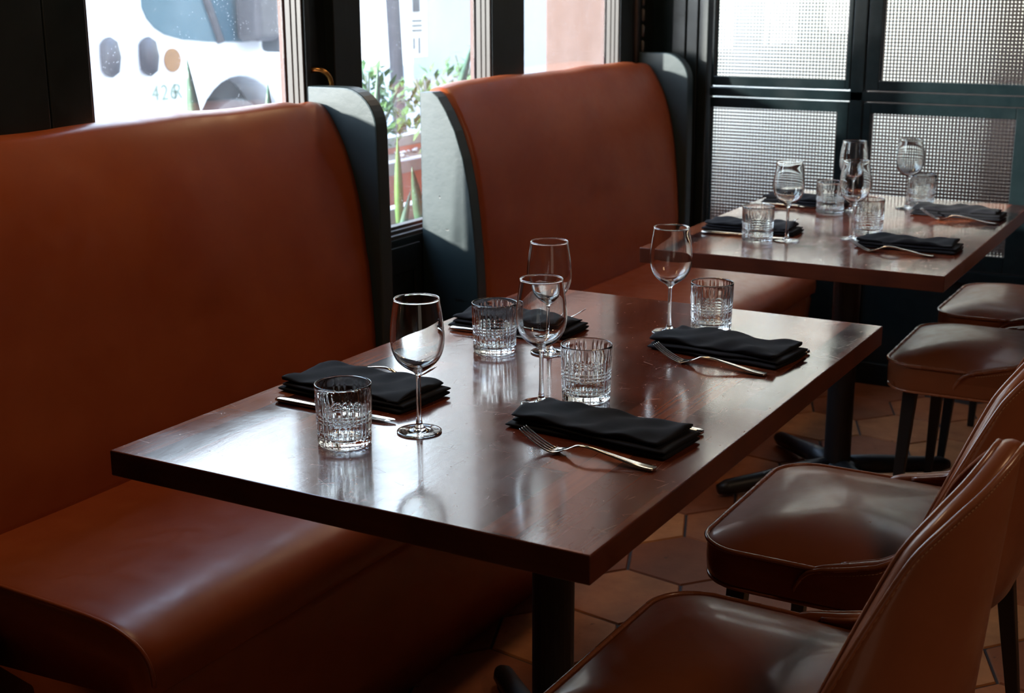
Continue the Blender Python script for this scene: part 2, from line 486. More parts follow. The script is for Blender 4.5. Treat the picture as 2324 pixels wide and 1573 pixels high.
# ------------------------------------------------------------------ booths
PROF = [(-.505, .44), (-.500, .533), (-.503, .61), (-.508, .686), (-.516, .77), (-.527, .857), (-.545, .94), (-.570, 1.014), (-.598, 1.068), (-.622, 1.103), (-.640, 1.117), (-.660, 1.120), (-.678, 1.112), (-.686, 1.09)]
def booth(y0, y1, label, glabel):
    """y0..y1 clear length of the cushions"""
    t = thing('booth_bench', label, 'booth', (-.35, (y0+y1)/2, 0), 0, glabel)
    ox, oy = .35, -(y0+y1)/2
    def sh(p): return (p[0]+ox, p[1]+oy, p[2])
    # backrest: lofted along y, swelling slightly, drawn in at the ends
    front = [Vector((x, 0, z)) for x, z in PROF]
    front = catmull([(p.x, 0, p.z) for p in front], 3)
    rings = []
    N = 60
    L = y1-y0
    for i in range(N+1):
        s = i/N; y = y0 + .002 + (L-.004)*s
        e = min(s, 1-s)*L
        puff = 1-math.exp(-e/.05)
        ring = []
        for k, p in enumerate(front):
            q = k/(len(front)-1)
            wv = .0025*math.sin(y*7+p.z*3)+.0015*math.sin(y*17+1.3)
            nx = .010*puff*(1 if q < .75 else .4) + wv*(q > .3)
            nz = (.012*puff if q > .55 else 0)*min(1, (q-.55)/.2 if q > .55 else 0) + (.0022*math.sin(y*9+.7)+.001*math.sin(y*23))*(q > .6)*puff
            nz -= .006*math.exp(-((y-y1+.07)/.03)**2)*(q > .5)
            ring.append(sh((max(-.6885, p.x-.006+nx), y, p.z-.008+nz)))
        ring += [sh((-.686, y, .80)), sh((-.686, y, .46)), sh((-.60, y, .44))]
        rings.append(ring)
    bm = B(); loft(bm, rings)
    obj('backrest', bm, M['booth'], t, smooth=True)
    # seat cushion
    prof = [(-.62, .30), (-.62, .42), (-.56, .44), (-.50, .448), (-.36, .452), (-.20, .452), (-.11, .450), (-.055, .444), (-.015, .428), (.008, .405), (.016, .375), (.014, .35), (.004, .345), (-.05, .345)]
    pr = catmull([(x, 0, z) for x, z in prof], 3)
    rings = []
    ya, yb = y0+.03, y1-.002
    ys = [ya+.0, ya+.002, ya+.008, ya+.02, ya+.04] + [ya+.04+(yb-ya-.06)*k/40 for k in range(1, 41)] + [yb-.008, yb]
    for j, y in enumerate(ys):
        ins = [.012, .006, .0015, 0, 0][j] if j < 5 else ([0, 0, .004][j-len(ys)+3] if j >= len(ys)-3 else 0)
        ring = []
        for p in pr:
            wv = .0016*math.sin(y*8+p.x*9)
            zz = p.z - ins + (wv if p.z > .43 else 0)
            bow = -.03*max(0, (-.05-p.x))*max(0, 1-(y-ya)/.3)     # near end bows slightly
            ring.append(sh((p.x-(ins if p.x > -.1 else 0), y-bow, zz)))
        rings.append(ring)
    bm = B(); loft(bm, rings)
    sc = obj('seat', bm, M['booth'], t, smooth=True)
    # welt seam on the near end
    pts = [sh((p.x+.001, ya+.004 + .03*max(0, (-.05-p.x)), p.z+.001)) for p in pr if p.x > -.55 and (p.z > .36)]
    bm = B(); tube(bm, pts, .0035, 8); obj('seam', bm, M['booth'], sc, smooth=True)
    # upholstered plinth
    bm = B()
    rings = []
    for y in [y0+.06, y0+.07] + [y0+.07+(L-.08)*k/20 for k in range(1, 21)]:
        rings.append([sh(q) for q in ((-.60, y, .0), (-.60, y, .345), (-.02, y, .345), (-.004, y, .337), (.0, y, .32), (-.012, y, .20), (-.022, y, .10), (-.024, y, .0))])
    loft(bm, rings); obj('plinth', bm, M['booth'], t, smooth=True)
    # near end panel, cut to the line of the cushion
    bm = B()
    pp = [(x-.006, z-.012) for x, z in PROF if z < 1.119 and x > -.66]
    pp = [(-.688, .0), (-.30, .0), (-.30, .34), (-.505, .345)] + pp + [(-.688, 1.103)]
    prism_y(bm, [(x+ox, z) for x, z in pp], [y0-.045+oy, y0+oy])
    obj('side_panel', bm, M['panel'], t, bevel=.003)
    # far end wing with rounded shoulder
    bm = B()
    cx, cz, rd = -.582, 1.052, .098
    arc = [(cx+.095*math.cos(a), cz+rd*math.sin(a)) for a in [PI/2*k/10 for k in range(11)]]
    pp = [(-.688, .0), (-.30, .0), (-.30, .34), (-.483, .345), (-.484, .8)] + arc + [(-.688, 1.15)]
    prism_y(bm, [(x+ox, z) for x, z in pp], [y1+oy, y1+.048+oy])
    obj('end_wing', bm, M['panel'], t, bevel=.004)
    return t
booth(.0, 1.36, 'tan leather booth bench nearest the camera, beside the large front table', 'booth benches along the window wall')
booth(1.895, 3.26, 'tan leather booth bench in the far corner, beside the back table', 'booth benches along the window wall')

# ------------------------------------------------------------------ tables
def table(cx, cy, lx, ly, label, rz=0):
    t = thing('dining_table', label, 'table', (cx, cy, 0), rz, 'restaurant tables')
    bm = B(); box(bm, -lx/2, lx/2, -ly/2, ly/2, .712, .75)
    for f in bm.faces:
        if abs(f.normal.z) < .5 if f.normal.length else True: pass
    bm.normal_update()
    for f in bm.faces: f.material_index = 0 if f.normal.z > .5 else 1
    obj('tabletop', bm, [M['top'], M['edge']], t, bevel=.0022, bseg=3)
    bm = B(); box(bm, -.18, .18, -.25, .25, .700, .712); obj('mounting_plate', bm, M['iron'], t)
    bm = B(); tube(bm, [(0, 0, .055), (0, 0, .70)], .037, 28); obj('column', bm, M['iron'], t, smooth=False)
    bm = B(); tube(bm, [(0, 0, .03), (0, 0, .06), (0, 0, .075)], [.075, .07, .04], 28); obj('hub', bm, M['iron'], t, smooth=True)
    for k in range(4):
        a = PI/4 + k*PI/2
        bm = B()
        pts = [(math.cos(a)*q, math.sin(a)*q, z) for q, z in ((.03, .055), (.12, .05), (.25, .036), (.34, .028), (.365, .024))]
        tube(bm, pts, [.030, .028, .024, .022, .014], 14)
        for v in bm.verts: v.co.z = max(v.co.z, .002)
        obj('foot', bm, M['iron'], t, smooth=True)
    return t
table(.38, .6267, .76, 1.2533, 'large near wooden table set for four, beside the nearest booth')
table(.379, 2.347, .745, 1.145, 'far wooden table set for four, in front of the gridded glass wall', math.radians(.6))

# ------------------------------------------------------------------ chairs
def chair_proto():
    t = thing('dining_chair', '', 'chair', (0, 0, 0), 0, 'brown leather dining chairs')
    # local u = +x to the back, origin: floor point under the middle of the seat front edge
    # seat: rounded square with a crown
    def sq(hw, d, rc, n=10, u0=0.0):
        pts = []
        hx = d/2
        for (sx, sy, a0) in ((1, 1, 0), (-1, 1, PI/2), (-1, -1, PI), (1, -1, 3*PI/2)):
            for k in range(n+1):
                a = a0 + PI/2*k/n
                px = sx*(hx-rc)+rc*math.cos(a); py = sy*(hw-rc)+rc*math.sin(a)
                if px < 0: px -= .012*math.cos(py/hw*PI/2)        # front edge bows out
                pts.append((px+hx+u0, py))
        return pts
    HW, D = .243, .46
    base = sq(HW, D, .075)
    cx, cy = D/2, 0
    def ring(sc, z, crown=0):
        return [(cx+(x-cx)*sc, y*sc, z) for x, y in base]
    bm = B()
    rings = [ring(.93, .393), ring(.975, .395), ring(.995, .405), ring(1.0, .43), ring(.998, .455), ring(.992, .462)]
    for sc in (.985, .96, .92, .86, .76, .64, .48, .30, .14):
        z = .463 + .040*(1-sc**2.6)
        rings.append(ring(sc, z))
    rings.append(ring(.03, .5035))
    loft(bm, rings)
    seat = obj('seat', bm, M['chair'], t, smooth=True)
    bm = B(); tube(bm, [(cx+(x-cx)*1.003, y*1.003, .4645) for x, y in base], .0042, 8, loop=True)
    obj('piping', bm, M['piping'], seat, smooth=True)
    bm = B(); tube(bm, [(cx+(x-cx)*.985, y*.985, .397) for x, y in base], .0035, 8, loop=True)
    obj('piping', bm, M['piping'], seat, smooth=True)
    # backrest shell
    RIM = [(-12, .852), (0, .864), (12, .852), (26, .828), (40, .799), (54, .757), (66, .684), (78, .596), (90, .512), (102, .478)]
    def plan(q):
        # q in [-1,1]; |q|: 0 centre back .. 1 wing tip
        s = abs(q); sg = 1 if q >= 0 else -1
        if s < .68:
            ph = s/.68*90; a = math.radians(ph)
            return (.344+.157*max(0, math.cos(a))**.93, sg*.252*math.sin(a), ph, math.cos(a), sg*math.sin(a))
        f = (s-.68)/.32
        return (.344-.170*f, sg*.252, 90+f*90, 0., sg*1.)
    def rimz(ph):
        if ph <= 90: return spl(RIM, ph)
        f = (ph-90)/90
        return interp([(0, .512), (.2, .492), (.45, .480), (.75, .468), (.9, .455), (1., .425)], f)
    def pos(q, z, off):
        x, y, ph, nx, ny = plan(q)
        w = max(0, 1-ph/95)**.6 if ph < 95 else 0
        lean = (z-.45)*.100*w
        tuck = -.018*max(0, (.47-z)/.07)
        k = min(1, max(0, (z-.47)/.28)); nar = 1 - .318*k*k*(3-2*k)*.5 - .159*k
        return (x + lean - nx*off + nx*tuck, (y - ny*off + ny*tuck)*nar, z)
    T = .028
    qs = [-1+2*k/88 for k in range(89)]
    rings = []; outer = []; inner = []
    for q in qs:
        ph = plan(q)[2]; h = rimz(ph)
        z0 = .398
        th = T*(1 if abs(q) < .8 else lerp(1, .45, (abs(q)-.8)/.2))
        ring = []
        for f in (0, .08, .2, .4, .6, .8, .93): ring.append(pos(q, lerp(z0, h-.006, f), 0))
        ring.append(pos(q, h-.002, .001)); 
        for f in (.12, .3, .5, .7, .88): ring.append(pos(q, h+.005*math.sin(f*PI), th*f))
        ring.append(pos(q, h-.002, th*.985))
        for f in (.93, .8, .6, .4, .2, .0):
            bulge = .010*math.sin(min(1, f*1.0)*PI)**2
            ring.append(pos(q, lerp(min(.44, h-.02), h-.006, f), th+bulge))
        ring.append(pos(q, .40, th*.8))
        rings.append(ring); outer.append(pos(q, h-.001, -.0005)); inner.append(pos(q, h-.001, th+.0005))
    bm = B(); loft(bm, rings)
    back = obj('backrest', bm, M['chair'], t, smooth=True)
    bm = B(); tube(bm, [pos(qs[0], .41, 0)] + outer + [pos(qs[-1], .41, 0)], .0042, 8); obj('piping', bm, M['piping'], back, smooth=True)
    bm = B(); tube(bm, inner[6:-6], .0042, 8); obj('piping', bm, M['piping'], back, smooth=True)
    # one line of stitching below the outer piping, as a fine cord
    bm = B()
    for i in range(4, len(qs)-5):
        for s in (.1, .6):
            q1 = lerp(qs[i], qs[i+1], s); q2 = lerp(qs[i], qs[i+1], s+.3)
            h1 = rimz(plan(q1)[2]); h2 = rimz(plan(q2)[2])
            tube(bm, [pos(q1, h1-.012, -.0004), pos(q2, h2-.012, -.0004)], .0006, 4)
    obj('stitching', bm, M['stitch'], back)
    # legs
    for (x, y, dx, dy, w) in ((.06, .185, -.02, .03, .017), (.06, -.185, -.02, -.03, .017), (.43, .175, .05, .03, .017), (.43, -.175, .05, -.03, .017)):
        bm = B()
        rings = []
        for z, k in ((.40, 1.), (.2, .8), (.004, .55), (0, .5)):
            f = (.40-z)/.40; c = (x+dx*f, y+dy*f)
            hw = w*k
            rings.append([(c[0]+a*hw, c[1]+b*hw, z) for a, b in ((-1, -1), (1, -1), (1, 1), (-1, 1))])
        loft(bm, rings); obj('leg', bm, M['iron'], t, bevel=.002)
    return t
chair = chair_proto()
CH = [(.632, .305, -1.0, 'nearest brown leather chair, lower right, its rounded backrest top in view'),
      (.603, .965, 0, 'second brown leather chair, on the far half of the near table'),
      (.568, 2.27, 1.2, 'brown leather chair at the near half of the far table, its seat side facing us'),
      (.560, 2.87, 0, 'farthest brown leather chair, partly cut off by the right edge')]
for i, (x, y, rz, lb) in enumerate(CH):
    o = chair if i == 0 else copy_tree(chair)
    o.location = (x, y, 0); o.rotation_euler = (0, 0, math.radians(rz)); o['label'] = lb

# ------------------------------------------------------------------ glasses
def wine_glass():
    t = thing('wine_glass', '', 'wine glass', (0, 0, 0), 0, 'stemmed wine glasses')
    zo = [(.0035, .083), (.0042, .087), (.0075, .0915), (.0145, .0960), (.0225, .1015), (.0300, .1090), (.0355, .1190), (.0385, .1300), (.0395, .1400), (.0392, .1520), (.0379, .1660), (.0360, .1800), (.0341, .1920), (.0330, .1995)]
    zo = [(p.x, p.z) for p in catmull([(r, 0, z) for r, z in zo], 3)]
    zi = [(.0318, .1996), (.0328, .1920), (.0347, .1800), (.0367, .1660), (.0380, .1520), (.0383, .1400), (.0372, .1302), (.0341, .1196), (.0286, .1104), (.0210, .1035), (.0125, .0985), (.0060, .0962), (.0002, .0956)]
    zi = [(p.x, p.z) for p in catmull([(r, 0, z) for r, z in zi], 3)]
    rim = [(.0334, .2002), (.0332, .2011), (.0325, .2016), (.0318, .2011), (.0315, .2002)]
    bm = B(); lathe(bm, zo + rim + zi, 64, cap1=True); bowl = obj('bowl', bm, M['glass'], t, smooth=True)
    st = [(.0052, .012), (.0043, .018), (.0037, .028), (.0034, .045), (.0033, .065), (.0035, .083)]
    st = [(p.x, p.z) for p in catmull([(r, 0, z) for r, z in st], 4)]
    bm = B(); lathe(bm, st, 64); obj('stem', bm, M['glass'], t, smooth=True)
    ft = [(.0002, .0012), (.020, .0010), (.0300, .0004), (.0325, .0006), (.0332, .0014), (.0329, .0020), (.0300, .0023), (.0240, .0028), (.0165, .0036), (.0105, .0052), (.0070, .0080), (.0052, .012)]
    bm = B(); lathe(bm, ft, 64, cap0=True); obj('foot', bm, M['glass'], t, smooth=True)
    for ch in t.children:
        bmn = ch.data
    return t

def smooth_fix(o):
    # open shells: make sure normals point out of the glass
    bm = bmesh.new(); bm.from_mesh(o.data)
    bm.normal_update()
    bm.to_mesh(o.data); bm.free()

def tumbler():
    t = thing('tumbler', '', 'tumbler', (0, 0, 0), 0, 'cut glass water tumblers')
    NA = 216
    cuts = []
    rr = random.Random(11)
    for k in range(8):
        a0 = 2*PI*k/8
        for dd in (-.20, 0, .20): cuts.append(a0+dd)
    hz = [(.0475, .9), (.0420, 1), (.0365, 1), (.0215, .8), (.0155, .9)]
    def f(r, z, a):
        if r < .036 or z < .0015: return r
        dmin = min(abs((a-c+PI) % (2*PI)-PI) for c in cuts)*r
        top = interp([(.0, 0), (.003, 1), (.064, 1), (.074, .0)], z)
        # cut lines end at different heights
        v = math.exp(-(dmin/.0013)**2)*top
        h = 0
        for zz, w in hz: h = max(h, w*math.exp(-((z-zz)/.0011)**2))
        return r + .00005 - max(.0015*v, .0011*h) + .0004*(1-max(v, h))*top
    zs = [.0, .0006, .0018] + [.003+(.078-.003)*k/110 for k in range(111)] + [.081, .084, .0868, .0885]
    prof = [(.0002, .001), (.030, .001)]
    for z in zs:
        R = lerp(.0378, .0408, z/.09)
        if z < .002: R -= (.002-z)*1.2
        prof.append((R, z))
    prof += [(.0405, .0895), (.0398, .0900), (.0390, .0896)]
    zi = [.088, .080, .06, .04, .025, .018, .0145]
    for z in zi: prof.append((lerp(.0352, .0385, z/.09), z))
    prof += [(.0335, .0118), (.029, .0105), (.015, .0100), (.0002, .0100)]
    bm = B(); lathe(bm, prof, NA, f, cap0=True, cap1=True)
    # the body closed at both poles: recalc gives outward normals
    obj('body', bm, M['glass'], t, smooth=True)
    return t

wg = wine_glass(); tb = tumbler()
TOP = .7503
WG = [((.338, .283), 'large wine glass in front of the left napkin, nearest the camera'),
      ((.430, .489), 'wine glass left of the middle tumbler, its foot behind the front black napkin'),
      ((.292, .772), 'wine glass at the back left of the near table, partly behind another wine glass'),
      ((.421, 1.010), 'wine glass at the far side of the near table, beside the rear right tumbler'),
      ((.304, 2.031), 'wine glass on the far table, front left, beside a tumbler'),
      ((.312, 2.575), 'wine glass on the far table, behind the two middle glasses'),
      ((.444, 2.135), 'wine glass on the far table standing in front of a tumbler, centre front'),
      ((.441, 2.700), 'wine glass at the far right of the far table beside the rearmost napkin')]
TB = [((.273, .188), 'cut glass tumbler nearest the camera, on the bright reflection'),
      ((.203, .732), 'cut glass tumbler at the left back of the near table'),
      ((.477, .551), 'cut glass tumbler in the middle of the near table behind the front napkin'),
      ((.478, 1.078), 'cut glass tumbler at the far side of the near table beside a wine glass'),
      ((.239, 1.995), 'cut glass tumbler on the far table in front of the left napkin'),
      ((.266, 2.520), 'cut glass tumbler on the far table behind, between two wine glasses'),
      ((.452, 2.246), 'cut glass tumbler on the far table behind the front centre wine glass'),
      ((.458, 2.790), 'cut glass tumbler at the far right of the far table behind a wine glass stem')]
for lst, proto in ((WG, wg), (TB, tb)):
    for i, ((x, y), lb) in enumerate(lst):
        o = proto if i == 0 else copy_tree(proto)
        o.location = (x, y, TOP); o.rotation_euler = (0, 0, i*.37); o['label'] = lb

# ------------------------------------------------------------------ napkins
def napkin(cx, cy, rz, L, W, seed, label, H=.024, roll=0):
    rr = random.Random(seed)
    ph = [rr.uniform(0, 6.28) for _ in range(8)]
    bm = B()
    layers = [(0.000, .0085, 1.00, 1.00, 0, 0), (.0078, .0150, .97, .985, .004, .002), (.0145, H, .93, .95, -.004, .006)]
    for li, (z0, z1, fl, fw, ox, oy) in enumerate(layers):
        N = 54; Mv = 26
        rings = []
        for i in range(N+1):
            s = i/N; x = (s-.5)*L*fl + ox*(1 if li else 0)
            ends = min(s, 1-s)
            # end rows round off
            er = 1-math.exp(-ends*L/.004)
            ring = []
            hw = W*fw/2*(1+.035*math.sin(s*5+ph[li])+.02*math.sin(s*13+ph[li+3]))
            cyo = oy*.5 + .004*math.sin(s*4+ph[5]+li)
            for k in range(Mv):
                a = 2*PI*k/Mv
                ca, sa = math.cos(a), math.sin(a)
                yy = math.copysign(abs(ca)**.55, ca)*hw
                t_ = math.copysign(abs(sa)**.55, sa)
                zm, hh = (z0+z1)/2, (z1-z0)/2*(.62+.38*er)
                z = zm+t_*hh
                if li == 2 and sa > -.2:
                    z += .0028*math.sin(s*9+yy*40+ph[2]) + .0018*math.sin(s*22-yy*70+ph[6]) + .0012*math.sin(yy*110+s*7+ph[1])
                    z += .004*(1-abs(yy/hw))*math.sin(s*3+ph[4])*er
                    z -= .003*roll*(yy/hw)
                elif li < 2:
                    z += .0006*math.sin(s*14+ph[7]+yy*30)*(1 if sa > 0 or li else 0)
                xs = x + .0013*math.sin(yy*60+ph[3]+li*2)*(1 if s > .5 else -.6) * (1-er if False else (abs(s-.5)*2)**4)
                ring.append((xs, yy+cyo, max(z, .0002)))
            rings.append(ring)
        loft(bm, rings)
    o = obj('napkin', bm, M['napkin'], smooth=True, sub=0)
    o.location = (cx, cy, TOP); o.rotation_euler = (0, 0, rz)
    return tag(o, label, 'napkin', 'folded black napkins')
rad = math.radians
NK = [(.150, .405, rad(-4), .250, .128, 1, 'folded black napkin at the front left of the near table, behind a tumbler'),
      (.155, .905, rad(2), .245, .110, 2, 'folded black napkin at the back left of the near table'),
      (.576, .405, rad(-5), .268, .108, 3, 'folded black napkin at the front right of the near table, below the middle tumbler'),
      (.568, .925, rad(-7), .255, .120, 4, 'folded black napkin on the far right of the near table, beside the rear tumbler'),
      (.175, 2.135, rad(2), .250, .100, 5, 'folded black napkin at the left front of the far table, behind a tumbler'),
      (.155, 2.640, rad(-2), .240, .100, 6, 'folded black napkin at the back left of the far table, partly behind a tumbler'),
      (.600, 2.085, rad(1), .245, .100, 7, 'folded black napkin at the front right of the far table'),
      (.600, 2.640, rad(0), .245, .105, 8, 'folded black napkin at the rear right of the far table')]
for a in NK: napkin(*a)

# ------------------------------------------------------------------ cutlery
def fork():
    t = thing('fork', '', 'fork', (0, 0, 0), 0, 'steel forks')
    bm = B()
    C = [(-.104, .0032, .0060), (-.1025, .0032, .0088), (-.096, .0034, .0100), (-.080, .0045, .0095), (-.060, .0075, .0075), (-.035, .0115, .0052), (-.010, .0150, .0036), (.005, .0160, .0030), (.018, .0140, .0036), (.030, .0085, .0068), (.038, .0048, .0105), (.046, .0030, .0122), (.052, .0028, .0124)]
    P = catmull(C, 4)
    rings = []
    for p in P:
        h = .0013 if p.x > .02 else (.0022 if p.x < -.02 else .0020)
        w = p.z
        dish = .0016 if p.x > .03 else 0
        ring = []
        for k in range(16):
            a = 2*PI*k/16
            yy = w*math.cos(a); zz = h*math.sin(a)
            if p.x < -.02 and math.sin(a) > .1 and abs(yy) < w*.62: zz -= .0006     # hollow of the rimmed handle
            ring.append((p.x, yy, p.y + zz + dish*(yy/w)**2))
        rings.append(ring)
    loft(bm, rings)
    hd = obj('handle', bm, M['steel'], t, smooth=True)
    for k in range(4):
        y = (-1.5+k)*.0066
        bm = B()
        pts = [(.047, y*.96, .0030), (.056, y, .0036), (.068, y, .0078), (.082, y*.98, .0150), (.094, y*.96, .0225), (.102, y*.94, .0285)]
        pts = catmull(pts, 3)
        rings = []
        for i, p in enumerate(pts):
            f = i/(len(pts)-1); w = lerp(.0021, .0010, f); h = lerp(.0012, .0007, f)
            rings.append([(p.x, p.y+w*math.cos(2*PI*q/10), p.z+h*math.sin(2*PI*q/10)) for q in range(10)])
        loft(bm, rings); obj('tine', bm, M['steel'], t, smooth=True)
    return t
def knife():
    t = thing('table_knife', '', 'knife', (0, 0, 0), 0, 'steel table knives')
    bm = B(); rings = []
    for x, w, h in ((-.112, .0045, .0018), (-.110, .0080, .0030), (-.104, .0095, .0036), (-.08, .0092, .0038), (-.04, .0078, .0036), (-.008, .0070, .0034), (-.002, .0074, .0036), (.002, .0050, .0020)):
        ring = []
        for k in range(16):
            a = 2*PI*k/16
            ring.append((x, w*math.copysign(abs(math.cos(a))**.7, math.cos(a)), .004+h*math.copysign(abs(math.sin(a))**.7, math.sin(a))))
        rings.append(ring)
    loft(bm, rings); obj('handle', bm, M['steel'], t, smooth=True)
    bm = B(); rings = []
    for x, a, b in ((-.001, -.0045, .0045), (.006, -.0055, .0060), (.015, -.0070, .0075), (.05, -.0085, .0085), (.085, -.0085, .0085), (.102, -.0060, .0085), (.111, -.0015, .0080), (.115, .003, .0065)):
        rings.append([(x, a, .0036), (x, (a+b)/2, .0030), (x, b, .0028), (x, b, .0048), (x, (a+b)/2, .0046), (x, a, .0038)])
    loft(bm, rings); obj('blade', bm, M['steel'], t, smooth=False)
    return t
fk = fork(); kn = knife()
# (x, y) of the middle, heading of the tips
FK = [((.605, .298), rad(180-1), 'steel fork in front of the front right napkin, tines up, on the near table'),
      ((.578, .818), rad(180-3), 'steel fork in front of the rear right napkin of the near table'),
      ((.122, .498), rad(0), 'steel fork behind the front left napkin, only its arched neck and tips showing'),
      ((.150, .985), rad(3), 'steel fork behind the back left napkin of the near table, only tips showing'),
      ((.580, 1.990), rad(180-0), 'steel fork in front of the front right napkin of the far table'),
      ((.620, 2.540), rad(180-2), 'steel fork in front of the rear right napkin of the far table'),
      ((.172, 2.205), rad(2), 'steel fork behind the left front napkin of the far table'),
      ((.150, 2.712), rad(-1), 'steel fork behind the back left napkin of the far table')]
KN = [((.168, .300), rad(-2), 'steel knife in front of the front left napkin, passing behind the nearest tumbler'),
      ((.596, .484), rad(180-7), 'steel knife along the far edge of the front right napkin'),
      ((.160, .834), rad(2), 'steel knife in front of the back left napkin, behind a tumbler'),
      ((.590, .999), rad(180-8), 'steel knife behind the rear right napkin of the near table, only its handle end showing'),
      ((.183, 2.040), rad(2), 'steel knife in front of the left front napkin of the far table'),
      ((.160, 2.570), rad(0), 'steel knife in front of the back left napkin of the far table')]
for lst, proto in ((FK, fk), (KN, kn)):
    for i, ((x, y), rz, lb) in enumerate(lst):
        o = proto if i == 0 else copy_tree(proto)
        o.location = (x, y, TOP); o.rotation_euler = (0, 0, rz); o['label'] = lb

# ------------------------------------------------------------------ outside
M['van'] = plain('white van paint', (.86, .86, .85), .25, sc=2, var=.02)
M['vanglass'] = plain('tinted van glass', (.055, .105, .13), .05, sc=3, spec=.6)
M['rubber'] = plain('black rubber', (.10, .095, .095), .7)
M['grey'] = plain('grey plastic', (.07, .062, .066), .5)
M['orange'] = plain('orange round decal', (.26, .115, .035), .5, sc=30)
M['faint'] = plain('faded green lettering', (.22, .28, .21), .6)
M['leafd'] = plain('dark green sword leaf', (.055, .12, .065), .4, sc=40, var=.5)
M['leafl'] = plain('light green foliage', (.09, .19, .035), .5, sc=20, var=.4)
M['leaff'] = plain('yellowing foliage', (.22, .15, .05), .6, sc=20, var=.4)
M['bark'] = plain('grey green stalk', (.14, .16, .10), .7)
M['terra'] = plain('salmon painted planter', (.62, .20, .13), .7)
M['cement'] = plain('grey cement rim', (.42, .40, .38), .8)
M['soil'] = plain('dry soil and mulch', (.14, .085, .055), .9, sc=60, var=.6)
M['pebble'] = plain('white pebbles', (.6, .55, .52), .6)
M['column'] = plain('pink stucco column', (.14, .078, .06), .8, sc=20, var=.12)
M['stucco'] = plain('near black wall stucco', (.012, .009, .0065), .85, sc=3)  # darkened to near black so the right panes stay dim
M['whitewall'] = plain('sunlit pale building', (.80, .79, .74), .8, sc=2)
M['farwall'] = plain('grey street facade', (.33, .33, .32), .85, sc=1, var=.2)  # even mid grey, varied a little at random
M['darkbackdrop'] = plain('dark pane backdrop', (.020, .015, .011), .85, sc=3, var=.35)  # near-black tone chosen to dim the gridded panes
M['palebackdrop'] = plain('pale pane backdrop', (.70, .72, .62), .85, sc=1.2, var=.3)  # pale tone chosen to whiten the upper left pane
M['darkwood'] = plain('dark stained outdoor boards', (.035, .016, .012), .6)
M['slate'] = plain('slate blue metal', (.06, .075, .09), .5)

ZR = -.06
bm = B(); box(bm, -3.2, XW-.12, -12, 14, ZR-.1, ZR+.02); struct('ground_pavement', bm, M['pave'])
bm = B(); box(bm, -1.6, 12, YB+.1, 14, ZR-.1, ZR+.025); struct('ground_patio', bm, M['darkbackdrop'])  # dark ground tone put in to dim the lower panes
bm = B(); box(bm, -30, -3.2, -20, 40, ZR-.2, ZR-.08); box(bm, -3.2, 12, 14, 40, ZR-.2, ZR-.08)
struct('ground_road', bm, M['asphalt'])

